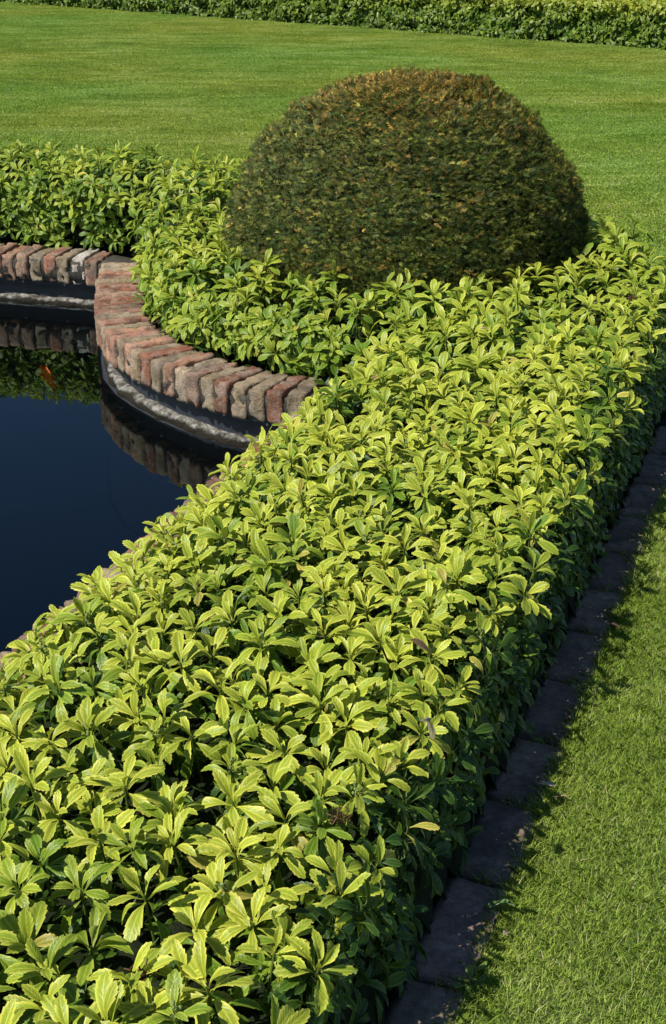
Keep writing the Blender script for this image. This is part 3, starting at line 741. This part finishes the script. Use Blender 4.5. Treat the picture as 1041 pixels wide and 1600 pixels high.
# near lawn beside the edging, blade by blade
n = 460000
s = rng.uniform(1.0, 5.2, n); wv = rng.uniform(0, 1, n) ** 1.15 * 1.25 - 0.006
p = K0 + U * (s - 1.705)[:, None] / .939 + NRM * wv[:, None]
ok = in_view(np.c_[p, np.zeros(n)], .04, .12); p = p[ok]; wv = wv[ok]; n = len(p)
edge = np.clip(1 - wv / .03, 0, 1)
hg = rng.uniform(.007, .021, n) * (1 + .35 * edge); le = rng.uniform(.2, 1.2, n)
# tufts creeping over the outer edge and out of the joints
jq = np.repeat(np.array([K0 + U * (y - 1.705) / .939 - NRM * w0 for y in JY for w0 in (0.004, 0.05)]), 22, 0) + rng.normal(0, 1, (len(JY) * 44, 2)) * (.009, .006)
eq_s = rng.choice(rng.uniform(1.2, 4.6, 60), 2600) + rng.normal(0, .012, 2600); eq = K0 + U * (eq_s - 1.705)[:, None] / .939 - NRM * np.abs(rng.normal(0, .010, 2600))[:, None]
xt = np.vstack([jq, eq]); p = np.vstack([p, xt]); hg = np.r_[hg, rng.uniform(.010, .026, len(xt))]; le = np.r_[le, rng.uniform(.5, 1.5, len(xt))]; n = len(p)
V, F, C_ = blades(p, hg, rng.uniform(.0008, .0013, n), le)
# a few clover-like weeds and tufts growing between block and turf
me = np_mesh('grass', V, [F], None, C_ * (1.16, 1.12, 1.25), True); g = link('grass', me, M_GRASS)
tag(g, 'short mown grass in sun beside the dark edging blocks', 'grass', None, 'stuff')
# far lawn: one patch of blades, scattered by geometry nodes
n = 5200; rp = 0.42 * np.sqrt(rng.random(n)); ap = rng.uniform(0, 6.2832, n); p = np.c_[rp * np.cos(ap), rp * np.sin(ap)]
V, F, C_ = blades(p, rng.uniform(.007, .016, n), rng.uniform(.003, .005, n), rng.uniform(.5, 1.4, n))
patch_me = np_mesh('grass_patch', V, [F], None, C_, True); patch_me.materials.append(M_GRASS)
patch = bpy.data.objects.new('grass_patch', patch_me)
q = jgrid(-8.5, 7.5, 4.5, 30, 0.42, .2)
ok = in_view(np.c_[q, np.zeros(len(q))], .03, .7) & (sdf(q, OUTER) < -.40)
hs = (q - HA) @ hn; ok &= hs < .1
q = q[ok]; print('patches', len(q))
me = bpy.data.meshes.new('grass_points'); me.from_pydata([(a, b_, 0) for a, b_ in q], [], [])
go = bpy.data.objects.new('grass', me); COL.objects.link(go); me.materials.append(M_GRASS)
tag(go, 'wide mown lawn of short grass behind the dome and pond', 'grass', None, 'stuff')
ng = bpy.data.node_groups.new('scatter_grass', 'GeometryNodeTree')
ng.interface.new_socket('Geometry', in_out='INPUT', socket_type='NodeSocketGeometry'); ng.interface.new_socket('Geometry', in_out='OUTPUT', socket_type='NodeSocketGeometry')
gi = ng.nodes.new('NodeGroupInput'); gout = ng.nodes.new('NodeGroupOutput'); iop = ng.nodes.new('GeometryNodeInstanceOnPoints'); oi = ng.nodes.new('GeometryNodeObjectInfo')
oi.inputs[0].default_value = patch
rv = ng.nodes.new('FunctionNodeRandomValue'); rv.data_type = 'FLOAT_VECTOR'; rv.inputs[0].default_value = (0, 0, 0); rv.inputs[1].default_value = (0, 0, 6.28)
ng.links.new(gi.outputs[0], iop.inputs['Points']); ng.links.new(oi.outputs['Geometry'], iop.inputs['Instance']); ng.links.new(rv.outputs[0], iop.inputs['Rotation']); ng.links.new(iop.outputs[0], gout.inputs[0])
md = go.modifiers.new('scatter', 'NODES'); md.node_group = ng

# ------------------------------------------------------------------ goldfish
fish = empty('goldfish', (-1.17, 5.58, -0.221)); fish.rotation_euler = (0, 0, R(106)); fish.scale = (1.9, 1.0, 0.9)
tag(fish, 'orange goldfish swimming just under the pond surface', 'fish')
bm = bmesh.new(); prof = [(-.085, .004, .006), (-.07, .011, .013), (-.045, .021, .024), (-.01, .026, .030), (.03, .024, .028), (.06, .017, .020), (.078, .010, .012), (.086, .003, .004)]
rings = []
for x, ry, rz in prof:
    rings.append([bm.verts.new((x, ry * math.cos(a) + .012 * math.sin(x * 22), rz * math.sin(a))) for a in [k * 2 * math.pi / 14 for k in range(14)]])
for a, b_ in zip(rings, rings[1:]):
    for k in range(14): bm.faces.new((a[k], a[(k + 1) % 14], b_[(k + 1) % 14], b_[k]))
bm.faces.new(rings[0][::-1]); bm.faces.new(rings[-1])
for f in bm.faces: f.smooth = True
me = bpy.data.meshes.new('body'); bm.to_mesh(me); bm.free(); link('body', me, M_FISH, fish)
def fin(name, pts, th=.0012):
    bm = bmesh.new(); up_ = [bm.verts.new(Vector(p_) + Vector((0, th, 0))) for p_ in pts]; dn = [bm.verts.new(Vector(p_) - Vector((0, th, 0))) for p_ in pts]
    bm.faces.new(up_); bm.faces.new(dn[::-1])
    for k in range(len(pts)): bm.faces.new((up_[k], dn[k], dn[(k + 1) % len(pts)], up_[(k + 1) % len(pts)]))
    me = bpy.data.meshes.new(name); bm.to_mesh(me); bm.free(); link(name, me, M_FISH, fish)
fin('tail_fin', [(-.078, -.012, .004), (-.115, -.010, .030), (-.13, -.01, .026), (-.112, -.011, 0), (-.13, -.01, -.026), (-.115, -.010, -.030), (-.078, -.012, -.004)])
fin('dorsal_fin', [(.03, .006, .024), (.01, .003, .040), (-.03, -.006, .034), (-.05, -.010, .018)])

# ------------------------------------------------------------------ fallen leaves and a weed
def dead_leaf(name, loc, rz, L, W_, colr, label, tilt=(0.1, 0.05), z_up=0.0, curl=.8):
    S, A, Wt, q = leaf_template(True); n1 = np.zeros((1, 3))
    co, f, uv, c = build_leaves(n1, np.array([(1., 0, 0)]), np.array([(0, 0, 1.)]), np.array([L]), np.array([W_]), np.array([curl]), np.array([.35]), np.array([colr]))
    co = co - co.mean(0); co[:, 2] -= co[:, 2].min()
    me = np_mesh(name, co, f, uv, c); o = link(name, me, M_LEAF); o.location = loc; o.rotation_euler = (tilt[0], tilt[1], rz)
    md = o.modifiers.new('thickness', 'SOLIDIFY'); md.thickness = .0006
    tag(o, label, 'leaf', 'fallen leaves lying on plants, edging blocks and grass'); return o
dead_leaf('fallen_leaf', (0.277, 1.949, .012), 2.5, .062, .030, (.20, .33, .10), 'pale green fallen leaf lying flat on an edging block near the lawn')
dead_leaf('fallen_leaf', (0.288, 1.885, .012), 1.1, .034, .015, (.55, .38, .26), 'small pinkish curled dry leaf at the grass edge below the green one')
dead_leaf('fallen_leaf', (0.420, 2.320, .012), 0.2, .040, .017, (.55, .47, .30), 'pale straw coloured dry leaf on the lawn corner of an edging block', curl=.4)
dead_leaf('fallen_leaf', (0.435, 2.275, .012), 2.2, .034, .014, (.50, .36, .20), 'tan dry leaf curled in the grass just below the straw coloured one')
dead_leaf('fallen_leaf', (0.665, 2.945, .02), 0.4, .045, .022, (.30, .12, .06), 'reddish brown fallen leaf in shade where grass meets the blocks')
dead_leaf('fallen_leaf', (0.150, 1.985, .338), 0.5, .055, .034, (.36, .31, .20), 'large greyish withered leaf lying on top of the green rosettes', (0.35, .25), curl=1.7)
weed = empty('weed', (0.216, 1.772, 0)); tag(weed, 'small weed with rounded leaves sprouting at the lawn edge of the blocks', 'weed')
n = 9; ph = np.arange(n) * 2.4; el = rng.uniform(.2, .9, n)
yd = np.c_[np.cos(ph) * np.cos(el), np.sin(ph) * np.cos(el), np.sin(el)]; nd = np.c_[-np.cos(ph) * np.sin(el), -np.sin(ph) * np.sin(el), np.cos(el)]
co, f, uv, c = build_leaves(np.c_[rng.normal(0, .006, (n, 2)), np.linspace(.005, .03, n)], yd, nd, rng.uniform(.02, .034, n), rng.uniform(.009, .014, n), rng.normal(.4, .2, n), np.full(n, .2), np.tile(np.array((.16, .26, .04)), (n, 1)))
link('leaves', np_mesh('leaves', co, f, uv, c), M_LEAF, weed)
co, f, uv, c = tubes(np.array([(0, 0, -.002)]), np.array([(0, 0, .032)]), np.array([.0014]), np.array([(.2, .22, .08)]))
link('stem', np_mesh('stem', co, f, uv, c), M_STEM, weed)
